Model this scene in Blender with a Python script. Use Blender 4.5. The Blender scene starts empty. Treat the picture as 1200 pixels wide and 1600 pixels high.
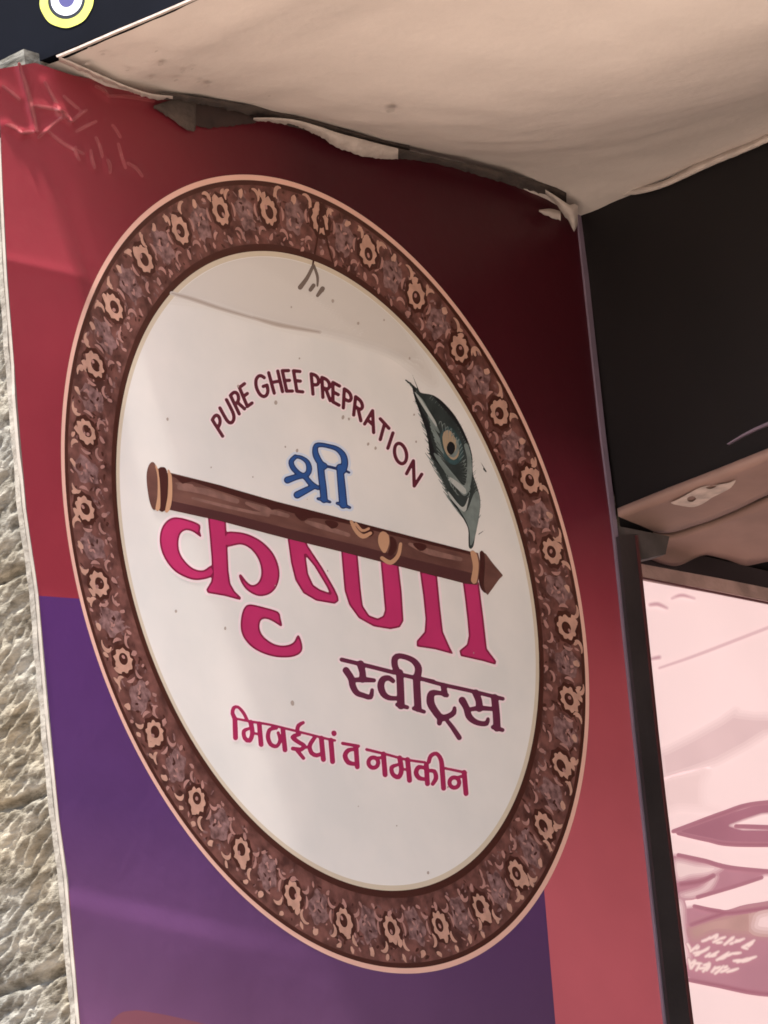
import bpy, bmesh, math, random
import numpy as np
from mathutils import Vector, Matrix, noise
random.seed(7); rng = np.random.default_rng(7)
S = bpy.context.scene; COL = S.collection

# ------------------------------------------------------------------ camera, light, exposure
F = 9000.0                                    # focal length in photo pixels (photo 1200 x 1600)
RIGHT = np.array([.679, -.726, -.109]); RIGHT /= np.linalg.norm(RIGHT)
UP = np.array([-.159, -.290, .944]); UP -= RIGHT * UP.dot(RIGHT); UP /= np.linalg.norm(UP)
VIEW = np.cross(UP, RIGHT)
ZC = 4.42                                     # height of the sign's middle above the street
CAM = np.array([0., 0., ZC]) - 9.0 * VIEW
cam = bpy.data.cameras.new('camera'); cam_o = bpy.data.objects.new('camera', cam); COL.objects.link(cam_o)
cam.sensor_fit = 'VERTICAL'; cam.sensor_height = 24; cam.sensor_width = 18
cam.lens = 24 * F / 1600; cam.clip_start = .1; cam.clip_end = 2000
cam_o.matrix_world = Matrix(((RIGHT[0], UP[0], -VIEW[0], CAM[0]), (RIGHT[1], UP[1], -VIEW[1], CAM[1]),
                             (RIGHT[2], UP[2], -VIEW[2], CAM[2]), (0, 0, 0, 1)))
S.camera = cam_o
S.render.resolution_x, S.render.resolution_y = 768, 1024
S.view_settings.view_transform = 'Standard'; S.view_settings.look = 'None'
S.view_settings.gamma = 1; S.view_settings.exposure = 2.25
S.cycles.filter_width = 1.7

SUN = Vector((-.228, -.024, .735)).normalized()        # towards the sun
elev = math.asin(SUN.z); azim = math.atan2(SUN.x, SUN.y)
w = bpy.data.worlds.new('World'); S.world = w; w.use_nodes = True
nt = w.node_tree
sky = nt.nodes.new('ShaderNodeTexSky'); sky.sky_type = 'NISHITA'; sky.sun_disc = False
sky.sun_elevation = elev; sky.sun_rotation = azim; sky.air_density = 1.0; sky.dust_density = 3.0
nt.links.new(sky.outputs[0], nt.nodes['Background'].inputs[0]); nt.nodes['Background'].inputs[1].default_value = .08
sl = bpy.data.lights.new('sun', 'SUN'); sl.energy = 3.2; sl.angle = math.radians(2.6); sl.color = (1, .95, .88)
so = bpy.data.objects.new('sun', sl); COL.objects.link(so)
so.rotation_euler = SUN.to_track_quat('Z', 'Y').to_euler(); so.location = (-3, -3, 12)

# ------------------------------------------------------------------ helpers
def lin(c):
    return tuple((v / 255 / 12.92 if v / 255 < .04045 else ((v / 255 + .055) / 1.055) ** 2.4) for v in c)

def mat(name, rgb, rough=.5, var=0., scale=20., bump=0., bscale=60., spec=.5, emit=0., coat=0., stretch=None, rgb2=None):
    """procedural material; rgb is a linear albedo"""
    m = bpy.data.materials.new(name); m.use_nodes = True; m.diffuse_color = (*rgb, 1)
    n = m.node_tree.nodes; l = m.node_tree.links; p = n['Principled BSDF']
    p.inputs['Base Color'].default_value = (*rgb, 1); p.inputs['Roughness'].default_value = rough
    p.inputs['Specular IOR Level'].default_value = spec
    if coat: p.inputs['Coat Weight'].default_value = coat; p.inputs['Coat Roughness'].default_value = .12
    tc = n.new('ShaderNodeTexCoord'); vec = tc.outputs['Object']
    if stretch:
        mp = n.new('ShaderNodeMapping'); mp.inputs['Scale'].default_value = stretch[0]
        mp.inputs['Rotation'].default_value = stretch[1]; l.new(vec, mp.inputs['Vector']); vec = mp.outputs['Vector']
    if var or rgb2:
        t = n.new('ShaderNodeTexNoise'); t.inputs['Scale'].default_value = scale; t.inputs['Detail'].default_value = 6
        l.new(vec, t.inputs['Vector'])
        r = n.new('ShaderNodeValToRGB'); r.color_ramp.elements[0].position = .35; r.color_ramp.elements[1].position = .65
        b = rgb2 or rgb
        r.color_ramp.elements[0].color = (*[min(1, c * (1 - var)) for c in rgb], 1)
        r.color_ramp.elements[1].color = (*[min(1, c * (1 + var)) for c in b], 1)
        l.new(t.outputs['Fac'], r.inputs['Fac']); l.new(r.outputs['Color'], p.inputs['Base Color'])
        if emit: l.new(r.outputs['Color'], p.inputs['Emission Color'])
    if emit:
        p.inputs['Base Color'].default_value = (*[c * .5 for c in rgb], 1)
        for q in list(p.inputs['Base Color'].links): l.remove(q)
        if not (var or rgb2): p.inputs['Emission Color'].default_value = (*rgb, 1)
        p.inputs['Emission Strength'].default_value = emit
    if bump:
        t2 = n.new('ShaderNodeTexNoise'); t2.inputs['Scale'].default_value = bscale; t2.inputs['Detail'].default_value = 8
        l.new(vec, t2.inputs['Vector']); bp = n.new('ShaderNodeBump'); bp.inputs['Strength'].default_value = bump
        bp.inputs['Distance'].default_value = .01; l.new(t2.outputs['Fac'], bp.inputs['Height']); l.new(bp.outputs['Normal'], p.inputs['Normal'])
    return m

def tag(o, label=None, cat=None, group=None, kind=None):
    for k, v in (('label', label), ('category', cat), ('group', group), ('kind', kind)):
        if v: o[k] = v
    return o

def empty(name, loc, label, cat, group=None):
    o = bpy.data.objects.new(name, None); o.location = loc; o.empty_display_size = .1
    COL.objects.link(o); return tag(o, label, cat, group)

def mesh(name, verts, faces, mats, parent=None, smooth=False, fmat=None):
    me = bpy.data.meshes.new(name); me.from_pydata([tuple(map(float, v)) for v in verts], [], [tuple(map(int, f)) for f in faces])
    for m in (mats if isinstance(mats, (list, tuple)) else [mats]): me.materials.append(m)
    if fmat is not None: me.polygons.foreach_set('material_index', np.asarray(fmat, dtype=np.int32))
    if smooth: me.polygons.foreach_set('use_smooth', np.ones(len(me.polygons), dtype=bool))
    me.update()
    o = bpy.data.objects.new(name, me); COL.objects.link(o)
    if parent:
        o.parent = parent; o.matrix_parent_inverse = Matrix.Translation(parent.location).inverted()
    return o

def box(name, x0, x1, y0, y1, z0, z1, m, parent=None, bev=0.):
    bm = bmesh.new(); bmesh.ops.create_cube(bm, size=1)
    for v in bm.verts:
        v.co = Vector((x0 + (v.co.x + .5) * (x1 - x0), y0 + (v.co.y + .5) * (y1 - y0), z0 + (v.co.z + .5) * (z1 - z0)))
    if bev: bmesh.ops.bevel(bm, geom=bm.edges[:], offset=bev, segments=2, affect='EDGES')
    me = bpy.data.meshes.new(name); bm.to_mesh(me); bm.free(); me.materials.append(m)
    o = bpy.data.objects.new(name, me); COL.objects.link(o)
    if parent: o.parent = parent; o.matrix_parent_inverse = Matrix.Translation(parent.location).inverted()
    return o

def rays(px, py):
    px = np.asarray(px, float); py = np.asarray(py, float)
    return F * VIEW + (px - 600)[..., None] * RIGHT + (800 - py)[..., None] * UP

def on_y(px, py, y):                          # photo point carried onto a plane y = const
    d = rays(px, py); t = (np.asarray(y, float) - CAM[1]) / d[..., 1]; return CAM + d * t[..., None]
def on_x(px, py, x):
    d = rays(px, py); t = (x - CAM[0]) / d[..., 0]; return CAM + d * t[..., None]
def on_plane(px, py, p0, nrm):
    d = rays(px, py); t = ((p0 - CAM) @ nrm) / (d @ nrm); return CAM + d * t[..., None]

def catmull(pts, closed=False, step=2.0):
    """smooth a polyline (any number of columns)"""
    P = np.asarray(pts, float)
    if len(P) < 3 and not closed: return P
    n = len(P); out = []
    for i in range(n if closed else n - 1):
        if closed: a, b, c, d = P[i - 1], P[i], P[(i + 1) % n], P[(i + 2) % n]
        else: a, b, c, d = P[max(i - 1, 0)], P[i], P[i + 1], P[min(i + 2, n - 1)]
        k = max(2, int(np.hypot(*(c - b)[:2]) / step))
        for j in range(k):
            t = j / k
            out.append(.5 * (2 * b + (c - a) * t + (2 * a - 5 * b + 4 * c - d) * t * t + (3 * b - a - 3 * c + d) * t ** 3))
    if not closed: out.append(P[-1])
    return np.array(out)

class Field:
    """signed distance (photo pixels) to a union of strokes and outlines, on a fine grid"""
    def __init__(s, x0, y0, x1, y1, h=.8):
        s.h = h; s.x = np.arange(x0, x1 + h, h); s.y = np.arange(y0, y1 + h, h)
        s.D = np.full((len(s.y), len(s.x)), 30.)
    def win(s, P, pad):
        i0 = np.searchsorted(s.x, P[:, 0].min() - pad); i1 = np.searchsorted(s.x, P[:, 0].max() + pad)
        j0 = np.searchsorted(s.y, P[:, 1].min() - pad); j1 = np.searchsorted(s.y, P[:, 1].max() + pad)
        X, Y = np.meshgrid(s.x[i0:i1], s.y[j0:j1]); return (slice(j0, j1), slice(i0, i1)), X, Y
    def stroke(s, pts, smooth=True):
        P = np.asarray(pts, float)
        if smooth and len(P) > 2: P = catmull(P, step=3)
        sl, X, Y = s.win(P, P[:, 2].max() / 2 + 12); D = s.D[sl]
        for a, b in zip(P[:-1], P[1:]):
            dx, dy = b[0] - a[0], b[1] - a[1]; L = dx * dx + dy * dy + 1e-9
            t = np.clip(((X - a[0]) * dx + (Y - a[1]) * dy) / L, 0, 1)
            np.minimum(D, np.hypot(X - a[0] - t * dx, Y - a[1] - t * dy) - (a[2] + t * (b[2] - a[2])) / 2, out=D)
        return s
    def pdist(s, P, X, Y):
        D = np.full(X.shape, 1e9); ins = np.zeros(X.shape, bool)
        for a, b in zip(P, np.roll(P, -1, 0)):
            dx, dy = b[0] - a[0], b[1] - a[1]; L = dx * dx + dy * dy + 1e-9
            t = np.clip(((X - a[0]) * dx + (Y - a[1]) * dy) / L, 0, 1)
            np.minimum(D, np.hypot(X - a[0] - t * dx, Y - a[1] - t * dy), out=D)
            if a[1] != b[1]:
                c = ((a[1] > Y) != (b[1] > Y)) & (X < dx * (Y - a[1]) / (b[1] - a[1]) + a[0]); ins ^= c
        return np.where(ins, -D, D)
    def poly(s, pts, smooth=True, sub=False):
        P = np.asarray(pts, float)
        if smooth: P = catmull(P, closed=True, step=4)
        sl, X, Y = s.win(P, 14); d = s.pdist(P, X, Y)
        s.D[sl] = np.maximum(s.D[sl], -d) if sub else np.minimum(s.D[sl], d)
        return s
    def blur(s, n=2):
        for _ in range(n):
            for ax in (0, 1):
                a = s.D; s.D = .5 * a + .25 * np.roll(a, 1, ax) + .25 * np.roll(a, -1, ax)
        return s
    def fill(s, level=0., run=6):
        """polygons (photo px) of the region D < level"""
        f = level - s.D; pos = f > 0; V = []; Fc = []
        def add(pts):
            k = len(V); V.extend(pts); Fc.append(tuple(range(k + len(pts) - 1, k - 1, -1)))
        q = pos[:-1, :-1].astype(int) + pos[:-1, 1:] + pos[1:, 1:] + pos[1:, :-1]
        for j in np.nonzero(q.any(1))[0]:
            row = q[j]; i = 0; ids = np.nonzero(row)[0]; k = 0
            while k < len(ids):
                i = ids[k]
                if row[i] == 4:
                    e = k
                    while e + 1 < len(ids) and ids[e + 1] == ids[e] + 1 and row[ids[e + 1]] == 4 and e - k < run: e += 1
                    xa, xb, ya, yb = s.x[i], s.x[ids[e] + 1], s.y[j], s.y[j + 1]
                    add([(xa, ya), (xb, ya), (xb, yb), (xa, yb)]); k = e + 1; continue
                c = [(j, i), (j, i + 1), (j + 1, i + 1), (j + 1, i)]; pl = []
                for a, b in zip(c, c[1:] + c[:1]):
                    fa, fb = f[a], f[b]
                    if fa > 0: pl.append((s.x[a[1]], s.y[a[0]]))
                    if (fa > 0) != (fb > 0):
                        t = fa / (fa - fb)
                        pl.append((s.x[a[1]] + t * (s.x[b[1]] - s.x[a[1]]), s.y[a[0]] + t * (s.y[b[0]] - s.y[a[0]])))
                if len(pl) > 2: add(pl)
                k += 1
        return np.array(V).reshape(-1, 2), Fc

# ------------------------------------------------------------------ relief of the stretched sign sheet (metres towards the viewer)
def segdist(px, py, P):
    D = np.full(np.shape(px), 1e9)
    for a, b in zip(P[:-1], P[1:]):
        dx, dy = b[0] - a[0], b[1] - a[1]; t = np.clip(((px - a[0]) * dx + (py - a[1]) * dy) / (dx * dx + dy * dy), 0, 1)
        D = np.minimum(D, np.hypot(px - a[0] - t * dx, py - a[1] - t * dy))
    return D
def sstep(a, b, x):
    t = np.clip((x - a) / (b - a), 0, 1); return t * t * (3 - 2 * t)
CRINKLE = [((70, 128), (100, 185), 1.6), ((55, 165), (95, 172), 1.5), ((95, 172), (112, 190), 2.2), ((112, 190), (135, 172), 1.4),
           ((60, 215), (95, 185), 1.4), ((10, 195), (35, 208), 2.2), ((35, 208), (52, 206), 2.0), ((30, 100), (58, 205), 2.4),
           ((5, 135), (30, 155), 1.3), ((75, 205), (130, 240), 1.3), ((118, 230), (124, 250), 1.3), ((142, 235), (148, 262), 1.3),
           ((168, 250), (172, 270), 1.2), ((200, 255), (222, 275), 1.1), ((150, 135), (170, 150), 1.5), ((170, 150), (240, 158), 1.2)]
def H(px, py):
    px = np.asarray(px, float); py = np.asarray(py, float)
    h = .0012 * np.exp(-(segdist(px, py, [(262, 458), (390, 497), (500, 520), (640, 566)]) / 9.) ** 2)
    h = h + .0007 * np.exp(-(segdist(px, py, [(390, 408), (470, 450), (560, 520)]) / 12.) ** 2)
    seam = 405 + .22 * px
    m = sstep(-4, 26, (40 + .357 * (py - 150)) - px) * sstep(200, 120, px)
    q = py - .22 * px
    h = h + m * .0150 * np.where(q < 405, np.clip((q - 205) / 200, 0, 1) ** 1.15, np.clip((900 - q) / 495, 0, 1)) + m * .0012 * np.exp(-((q - 404) / 9.) ** 2)
    v = py - 1352 - .24 * px
    h = h + .0030 * sstep(0, 42, v) * (1 - sstep(42, 190, v)) * sstep(560, 260, px)
    h = h +   .0003 * np.sin(px / 61 + py / 97) + .0003 * np.sin(px / 83 - py / 71 + 1.3)
    for a, b, k in CRINKLE:
        h = h + .0018 * k * np.exp(-(segdist(px, py, [a, b]) / 6.) ** 2)
    return h
LAY = .00009
def sign_pt(px, py, layer):
    return on_y(px, py, -(H(px, py) + layer * LAY + .001))

# ------------------------------------------------------------------ materials
M = {}
VIN = dict(rough=.38, spec=.45)
def grad_print_gloss(name, zr, left, xr, rough, spec):
    # the sheet's printed colour blend with gloss reflections put into it: a ramp down the height, blended across the width into the left-hand colours
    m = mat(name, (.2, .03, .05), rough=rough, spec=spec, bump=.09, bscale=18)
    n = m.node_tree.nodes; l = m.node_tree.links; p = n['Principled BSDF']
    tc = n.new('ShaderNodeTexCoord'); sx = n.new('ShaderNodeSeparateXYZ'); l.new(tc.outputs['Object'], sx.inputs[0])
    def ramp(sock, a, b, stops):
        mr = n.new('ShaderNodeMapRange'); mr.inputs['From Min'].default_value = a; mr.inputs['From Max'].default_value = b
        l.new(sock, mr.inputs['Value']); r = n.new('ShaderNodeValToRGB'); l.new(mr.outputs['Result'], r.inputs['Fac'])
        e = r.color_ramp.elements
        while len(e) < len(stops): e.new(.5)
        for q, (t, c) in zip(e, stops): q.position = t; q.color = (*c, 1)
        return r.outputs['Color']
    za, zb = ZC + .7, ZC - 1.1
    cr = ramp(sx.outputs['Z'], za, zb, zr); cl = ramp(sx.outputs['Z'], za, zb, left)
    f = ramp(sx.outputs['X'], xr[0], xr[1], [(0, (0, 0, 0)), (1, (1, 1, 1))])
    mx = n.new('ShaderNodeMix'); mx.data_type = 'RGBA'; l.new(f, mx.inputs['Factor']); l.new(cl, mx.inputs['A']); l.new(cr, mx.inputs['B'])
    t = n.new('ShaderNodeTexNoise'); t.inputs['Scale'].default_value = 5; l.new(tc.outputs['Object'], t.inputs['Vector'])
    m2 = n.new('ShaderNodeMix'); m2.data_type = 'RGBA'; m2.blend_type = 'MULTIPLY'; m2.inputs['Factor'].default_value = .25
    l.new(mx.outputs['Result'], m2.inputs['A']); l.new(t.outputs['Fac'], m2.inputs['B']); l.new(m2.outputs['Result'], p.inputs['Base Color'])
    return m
M['red'] = grad_print_gloss('red_vinyl', [(.0, (.052, .0055, .010)), (.26, (.060, .008, .013)), (.35, (.125, .016, .028)), (.42, (.25, .036, .054)), (.51, (.40, .075, .096)), (.73, (.58, .130, .162)), (1., (.64, .150, .185))],
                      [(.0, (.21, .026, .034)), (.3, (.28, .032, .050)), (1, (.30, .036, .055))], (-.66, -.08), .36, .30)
M['purple'] = grad_print_gloss('purple_vinyl', [(.6, (.10, .035, .15)), (.9, (.115, .058, .125)), (1, (.12, .06, .125))],
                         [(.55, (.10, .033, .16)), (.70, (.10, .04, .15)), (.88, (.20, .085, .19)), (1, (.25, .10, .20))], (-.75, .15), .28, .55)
M['red_old'] = mat('red_vinyl', (.25, .034, .052), var=.10, scale=5, bump=.06, bscale=25, rough=.30, spec=.5)
M['white'] = mat('white_vinyl', (.70, .685, .66), var=.035, scale=7, rough=.36, rgb2=(.72, .69, .66))
M['tan'] = mat('tan_print', (.58, .50, .39), **VIN)
M['peach'] = mat('peach_print', (.70, .42, .34), **VIN)
M['ring'] = mat('brown_print', (.085, .027, .021), var=.3, scale=40, rough=.45, rgb2=(.14, .056, .046))
M['ringdark'] = mat('dark_brown_print', (.055, .015, .010), **VIN)
M['flower'] = mat('peach_flower_print', (.47, .27, .205), var=.12, scale=60, **VIN)
M['petal'] = mat('dusty_pink_print', (.36, .19, .165), var=.15, scale=60, **VIN)
M['mauve'] = mat('mauve_print', (.13, .062, .058), var=.25, scale=90, rgb2=(.22, .125, .12), **VIN)
M['magenta'] = mat('magenta_print', (.47, .030, .130), var=.06, scale=15, **VIN)
M['magdark'] = mat('dark_magenta_print', (.23, .010, .055), **VIN)
M['halo'] = mat('pale_pink_print', (.82, .69, .71), **VIN)
M['bhalo'] = mat('pale_blue_print', (.58, .64, .74), **VIN)
M['blue'] = mat('blue_print', (.028, .085, .27), var=.1, scale=30, **VIN)
M['bluedark'] = mat('dark_blue_print', (.016, .030, .11), **VIN)
M['maroon'] = mat('maroon_print', (.105, .014, .028), **VIN)
M['plum'] = mat('plum_print', (.125, .022, .055), **VIN)
M['rani'] = mat('deep_pink_print', (.34, .018, .085), **VIN)
M['flute'] = mat('brown_bamboo_print', (.115, .046, .038), var=.14, scale=26, rough=.4, rgb2=(.155, .070, .055), stretch=((.35, 1, 1), (0, 0, 0)))
M['flutedark'] = mat('dark_bamboo_print', (.055, .014, .012), **VIN)
M['flutelow'] = mat('shadow_brown_print', (.075, .025, .025), **VIN)
M['cane'] = mat('tan_cane_print', (.50, .28, .17), **VIN)
M['feather'] = mat('charcoal_print', (.030, .038, .037), var=.2, scale=40, **VIN)
M['black'] = mat('black_print', (.012, .012, .014), **VIN)
M['sage'] = mat('grey_green_print', (.17, .205, .195), var=.15, scale=60, **VIN)
M['pale'] = mat('pale_grey_print', (.40, .42, .40), **VIN)
M['dirt'] = mat('dirt', (.16, .12, .10), rough=.9)
M['dirt2'] = mat('faint_dirt', (.40, .34, .30), rough=.9)
M['dirt3'] = mat('light_grime', (.50, .45, .42), rough=.9)
M['trim'] = mat('grey_metal', (.17, .125, .165), rough=.4, var=.15, scale=8)
M['post'] = mat('black_metal', (.022, .017, .018), rough=.45, var=.2, scale=10, bump=.1)
M['wrap'] = mat('cream_edge', (.25, .225, .195), rough=.7, var=.15, scale=30)
M['navy'] = mat('navy_board', (.0035, .0042, .0072), rough=.7, spec=.05, var=.2, scale=6)
M['lime'] = mat('lime_paint', (.50, .52, .10), rough=.4, var=.15, scale=20)
M['off'] = mat('white_paint', (.66, .68, .74), rough=.4)
M['ultra'] = mat('indigo_paint', (.055, .05, .16), rough=.4)
M['soffit'] = mat('cream_plaster', (.51, .438, .392), rough=.9, var=.035, scale=4.0, bump=.13, bscale=40)
M['flake'] = mat('pale_plaster_edge', (.40, .335, .295), rough=.9, var=.12, scale=40, bump=.3, bscale=70)
M['gap'] = mat('grey_plaster', (.046, .032, .026), rough=.95, var=.3, scale=30, bump=.5, bscale=60)
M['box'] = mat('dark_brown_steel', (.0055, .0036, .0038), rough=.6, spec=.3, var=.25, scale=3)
M['board'] = mat('brown_board', (.27, .165, .135), rough=.7, var=.12, scale=9, bump=.2, bscale=14)
M['motif'] = mat('faded_white_print', (.50, .40, .35), rough=.7, var=.2, scale=50)
M['dark'] = mat('dark_wall', (.030, .018, .020), rough=.8, var=.2, scale=6)
M['ground'] = mat('pavement', (.42, .345, .28), rough=.9, var=.15, scale=1.5, bump=.2, bscale=8)
M['wall'] = mat('building_plaster', (.45, .38, .32), rough=.9, var=.1, scale=3, bump=.15)
EM = .20  # poster glow added as emission, to look bright in the dark room
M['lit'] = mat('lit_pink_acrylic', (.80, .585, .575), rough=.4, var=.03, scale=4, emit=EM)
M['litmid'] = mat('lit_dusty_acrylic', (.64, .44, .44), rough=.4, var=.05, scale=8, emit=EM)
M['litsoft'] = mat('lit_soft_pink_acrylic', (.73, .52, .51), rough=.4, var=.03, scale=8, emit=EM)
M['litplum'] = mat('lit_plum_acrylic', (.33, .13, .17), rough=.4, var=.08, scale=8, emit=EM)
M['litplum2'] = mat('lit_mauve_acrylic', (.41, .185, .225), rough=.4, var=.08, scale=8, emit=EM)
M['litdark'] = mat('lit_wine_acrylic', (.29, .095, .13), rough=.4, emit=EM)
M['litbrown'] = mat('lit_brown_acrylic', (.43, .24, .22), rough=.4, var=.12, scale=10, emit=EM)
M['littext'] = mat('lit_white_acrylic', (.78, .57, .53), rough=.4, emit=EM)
M['rail'] = mat('dusty_rail', (.34, .225, .205), rough=.75, var=.2, scale=20, bump=.3)
# stone: chiselled sandstone
def stone_mat():
    m = bpy.data.materials.new('sandstone'); m.use_nodes = True
    n = m.node_tree.nodes; l = m.node_tree.links; p = n['Principled BSDF']; p.inputs['Roughness'].default_value = .95
    p.inputs['Specular IOR Level'].default_value = .2
    tc = n.new('ShaderNodeTexCoord')
    def nz(sc, det=8, st=None):
        t = n.new('ShaderNodeTexNoise'); t.inputs['Scale'].default_value = sc; t.inputs['Detail'].default_value = det
        t.inputs['Roughness'].default_value = .65
        if st:
            mp = n.new('ShaderNodeMapping'); mp.inputs['Scale'].default_value = st; mp.inputs['Rotation'].default_value = (math.radians(-32), 0, 0)
            l.new(tc.outputs['Object'], mp.inputs['Vector']); l.new(mp.outputs['Vector'], t.inputs['Vector'])
        else: l.new(tc.outputs['Object'], t.inputs['Vector'])
        return t
    a = nz(6); b = nz(34, 10, (1, .5, 1.7)); c = nz(2.2, 3)
    r = n.new('ShaderNodeValToRGB'); e = r.color_ramp.elements
    e[0].position = .36; e[0].color = (.07, .062, .05, 1); e[1].position = .66; e[1].color = (.29, .278, .25, 1)
    l.new(b.outputs['Fac'], r.inputs['Fac'])
    r2 = n.new('ShaderNodeValToRGB'); e = r2.color_ramp.elements
    e[0].position = .40; e[0].color = (.88, .90, .90, 1); e[1].position = .62; e[1].color = (1.0, .89, .70, 1)
    l.new(c.outputs['Fac'], r2.inputs['Fac'])
    mx = n.new('ShaderNodeMix'); mx.data_type = 'RGBA'; mx.blend_type = 'MULTIPLY'; mx.inputs['Factor'].default_value = 1
    l.new(r.outputs['Color'], mx.inputs['A']); l.new(r2.outputs['Color'], mx.inputs['B']); l.new(mx.outputs['Result'], p.inputs['Base Color'])
    bp = n.new('ShaderNodeBump'); bp.inputs['Strength'].default_value = .8; bp.inputs['Distance'].default_value = .012
    l.new(b.outputs['Fac'], bp.inputs['Height']); l.new(bp.outputs['Normal'], p.inputs['Normal'])
    return m
M['stone'] = stone_mat()
M['mortar'] = mat('pale_mortar', (.19, .175, .15), rough=.95, var=.2, scale=30, bump=.5, bscale=60)

# ------------------------------------------------------------------ ground
g = mesh('pavement', [(-600, -600, 0), (600, -600, 0), (600, 600, 0), (-600, 600, 0)], [(0, 1, 2, 3)], M['ground']); tag(g, kind='structure')

# key levels
P1 = on_y(100., 192., -.004); P2 = on_y(903., 334., -.004)      # where the soffit meets the sign
SN = np.cross(P2 - P1, np.array([0., -1., 0.])); SN /= np.linalg.norm(SN)
if SN[2] < 0: SN = -SN
XB = P2[0] + .006                                              # street face of the shutter housing
XF = on_y(80., 91., -.004)[0]                                 # street face of the signboard above
ZB = on_y(965., 806., -.004)[2]                                # underside of the shutter housing
SC = np.array([(80, 91), (110, 106), (160, 128), (210, 143), (270, 156), (340, 166), (430, 182), (520, 206), (620, 234), (700, 254), (780, 276), (850, 302), (903, 334)], float)
SCW = on_y(SC[:, 0], SC[:, 1], -.004)
FA_, FB_ = on_x(292., 0., XF), on_x(80., 91., XF); FSL = (FA_[2] - FB_[2]) / (FA_[1] - FB_[1])
def soffit_z(x, y):
    # sag added to darken the climb back to the housing, deeper away from sign
    t = (x - XF) / (XB - XF); q = math.sin(math.pi / 2 * max(0, t - .12) / .36) ** 2 if t < .48 else math.cos(math.pi / 2 * min(1, (t - .48) / .53))
    return float(np.interp(x, SCW[:, 0], SCW[:, 2])) - .185 * (1 - math.exp(-max(0, -y - .02) / .45)) * q + FSL * min(0, y) * max(0, 1 - t)
EDGE = np.array([(-6, 60), (0, 190), (5, 300), (12, 430), (28, 640), (42, 800), (60, 925), (75, 1100), (92, 1275), (106, 1375), (125, 1600), (160, 2000)], float)
def edge_x(py): return np.interp(py, EDGE[:, 1], EDGE[:, 0])
TOP = np.array([(-20, 108), (40, 98), (100, 118), (250, 146), (430, 170), (620, 226), (900, 300)], float)
RIGHTE = np.array([(905, 300), (905, 340), (941, 675), (960, 825), (993, 1150), (1041, 1600), (1085, 2000)], float)
def right_x(py): return np.interp(py, RIGHTE[:, 1], RIGHTE[:, 0])

# ------------------------------------------------------------------ the printed sign
sign = empty('shop_sign', on_y(600., 1000., 0.), 'tall red and purple shop sign with white oval and Hindi lettering on the side wall', 'sign')
def grid_patch(name, x_of, y_of, ns, ntt, layer, m, parent, smooth=True):
    """x_of(s,y), y_of(s,t) in photo px, draped on the sheet relief"""
    s, t = np.meshgrid(np.linspace(0, 1, ns), np.linspace(0, 1, ntt)); y = y_of(s, t); x = x_of(s, y)
    V = sign_pt(x, y, layer).reshape(-1, 3)
    Fc = [(j * ns + i, (j + 1) * ns + i, (j + 1) * ns + i + 1, j * ns + i + 1) for j in range(ntt - 1) for i in range(ns - 1)]
    return mesh(name, V, Fc, m, parent, smooth)
xs = lambda s, y: edge_x(y) + s * (right_x(y) - edge_x(y))
ytop = lambda s: np.interp(s, (TOP[:, 0] + 20) / 920, TOP[:, 1])
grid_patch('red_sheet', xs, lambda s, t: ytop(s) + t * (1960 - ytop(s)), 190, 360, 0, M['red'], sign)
# purple block: left of x ~ 850..870, below y ~ 932
def px_purple(s, y):
    r = np.interp(y, [900, 1400, 1600, 1960], [815, 851, 868, 898]); return edge_x(y) + .5 + s * (r - edge_x(y) - .5)
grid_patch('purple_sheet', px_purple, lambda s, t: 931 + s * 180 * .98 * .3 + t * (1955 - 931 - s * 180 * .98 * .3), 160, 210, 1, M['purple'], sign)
patch_late = [(172,1596),(190,1581),(215,1578),(260,1586),(330,1602),(420,1622),(420,1700),(180,1700)]
# backing board and its edges
e0 = on_y(edge_x(np.array([108., 1960.])), np.array([108., 1960.]), 0.); e1 = on_y(right_x(np.array([300., 1960.])), np.array([300., 1960.]), 0.)
bv = []
for yy in (.0005, .018):
    for p in (e0[0], e1[0], e1[1], e0[1]): bv.append((p[0], yy, p[2]))
mesh('backing_board', bv, [(0, 1, 2, 3), (4, 7, 6, 5), (0, 4, 5, 1), (1, 5, 6, 2), (2, 6, 7, 3), (3, 7, 4, 0)], M['dark'], sign)

def strip(name, pts, wid, y0, thick, m, parent, ax='y', cap=True):
    """a bar of rectangular section along photo px points on plane y = y0 (or x), wid in px"""
    P = np.asarray(pts, float); n = len(P); W = np.broadcast_to(np.asarray(wid, float), (n,))
    T = np.gradient(P, axis=0); T /= np.linalg.norm(T, axis=1)[:, None]; N = np.stack([-T[:, 1], T[:, 0]], 1)
    A = P + N * W[:, None] / 2; B = P - N * W[:, None] / 2
    f = on_y if ax == 'y' else on_x
    off = np.array([0, -thick, 0]) if ax == 'y' else np.array([-thick, 0, 0]); a = f(A[:, 0], A[:, 1], y0 - thick) - off; b = f(B[:, 0], B[:, 1], y0 - thick) - off
    V = np.concatenate([a, b, a + off, b + off]); Fc = []
    for i in range(n - 1):
        Fc += [(2 * n + i, 2 * n + i + 1, 3 * n + i + 1, 3 * n + i), (i, i + 1, 2 * n + i + 1, 2 * n + i), (n + i, 3 * n + i, 3 * n + i + 1, n + i + 1)]
    Fc += [(0, 2 * n, 3 * n, n), (n - 1, 2 * n - 1, 4 * n - 1, 3 * n - 1)]
    return mesh(name, V, Fc, m, parent, False)
yy = np.linspace(215, 1950, 40)
ew = 1.6 + .6 * np.sin(yy / 53.); ew[(yy > 610) & (yy < 745)] += 4
strip('edge_strip', np.stack([edge_x(yy) - .5, yy], 1), ew, .004, .006, M['wrap'], sign)
yy = np.linspace(318, 1950, 40)
strip('edge_trim', np.stack([right_x(yy) + 1.5, yy], 1), 7., .001, .006, M['trim'], sign)

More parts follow.
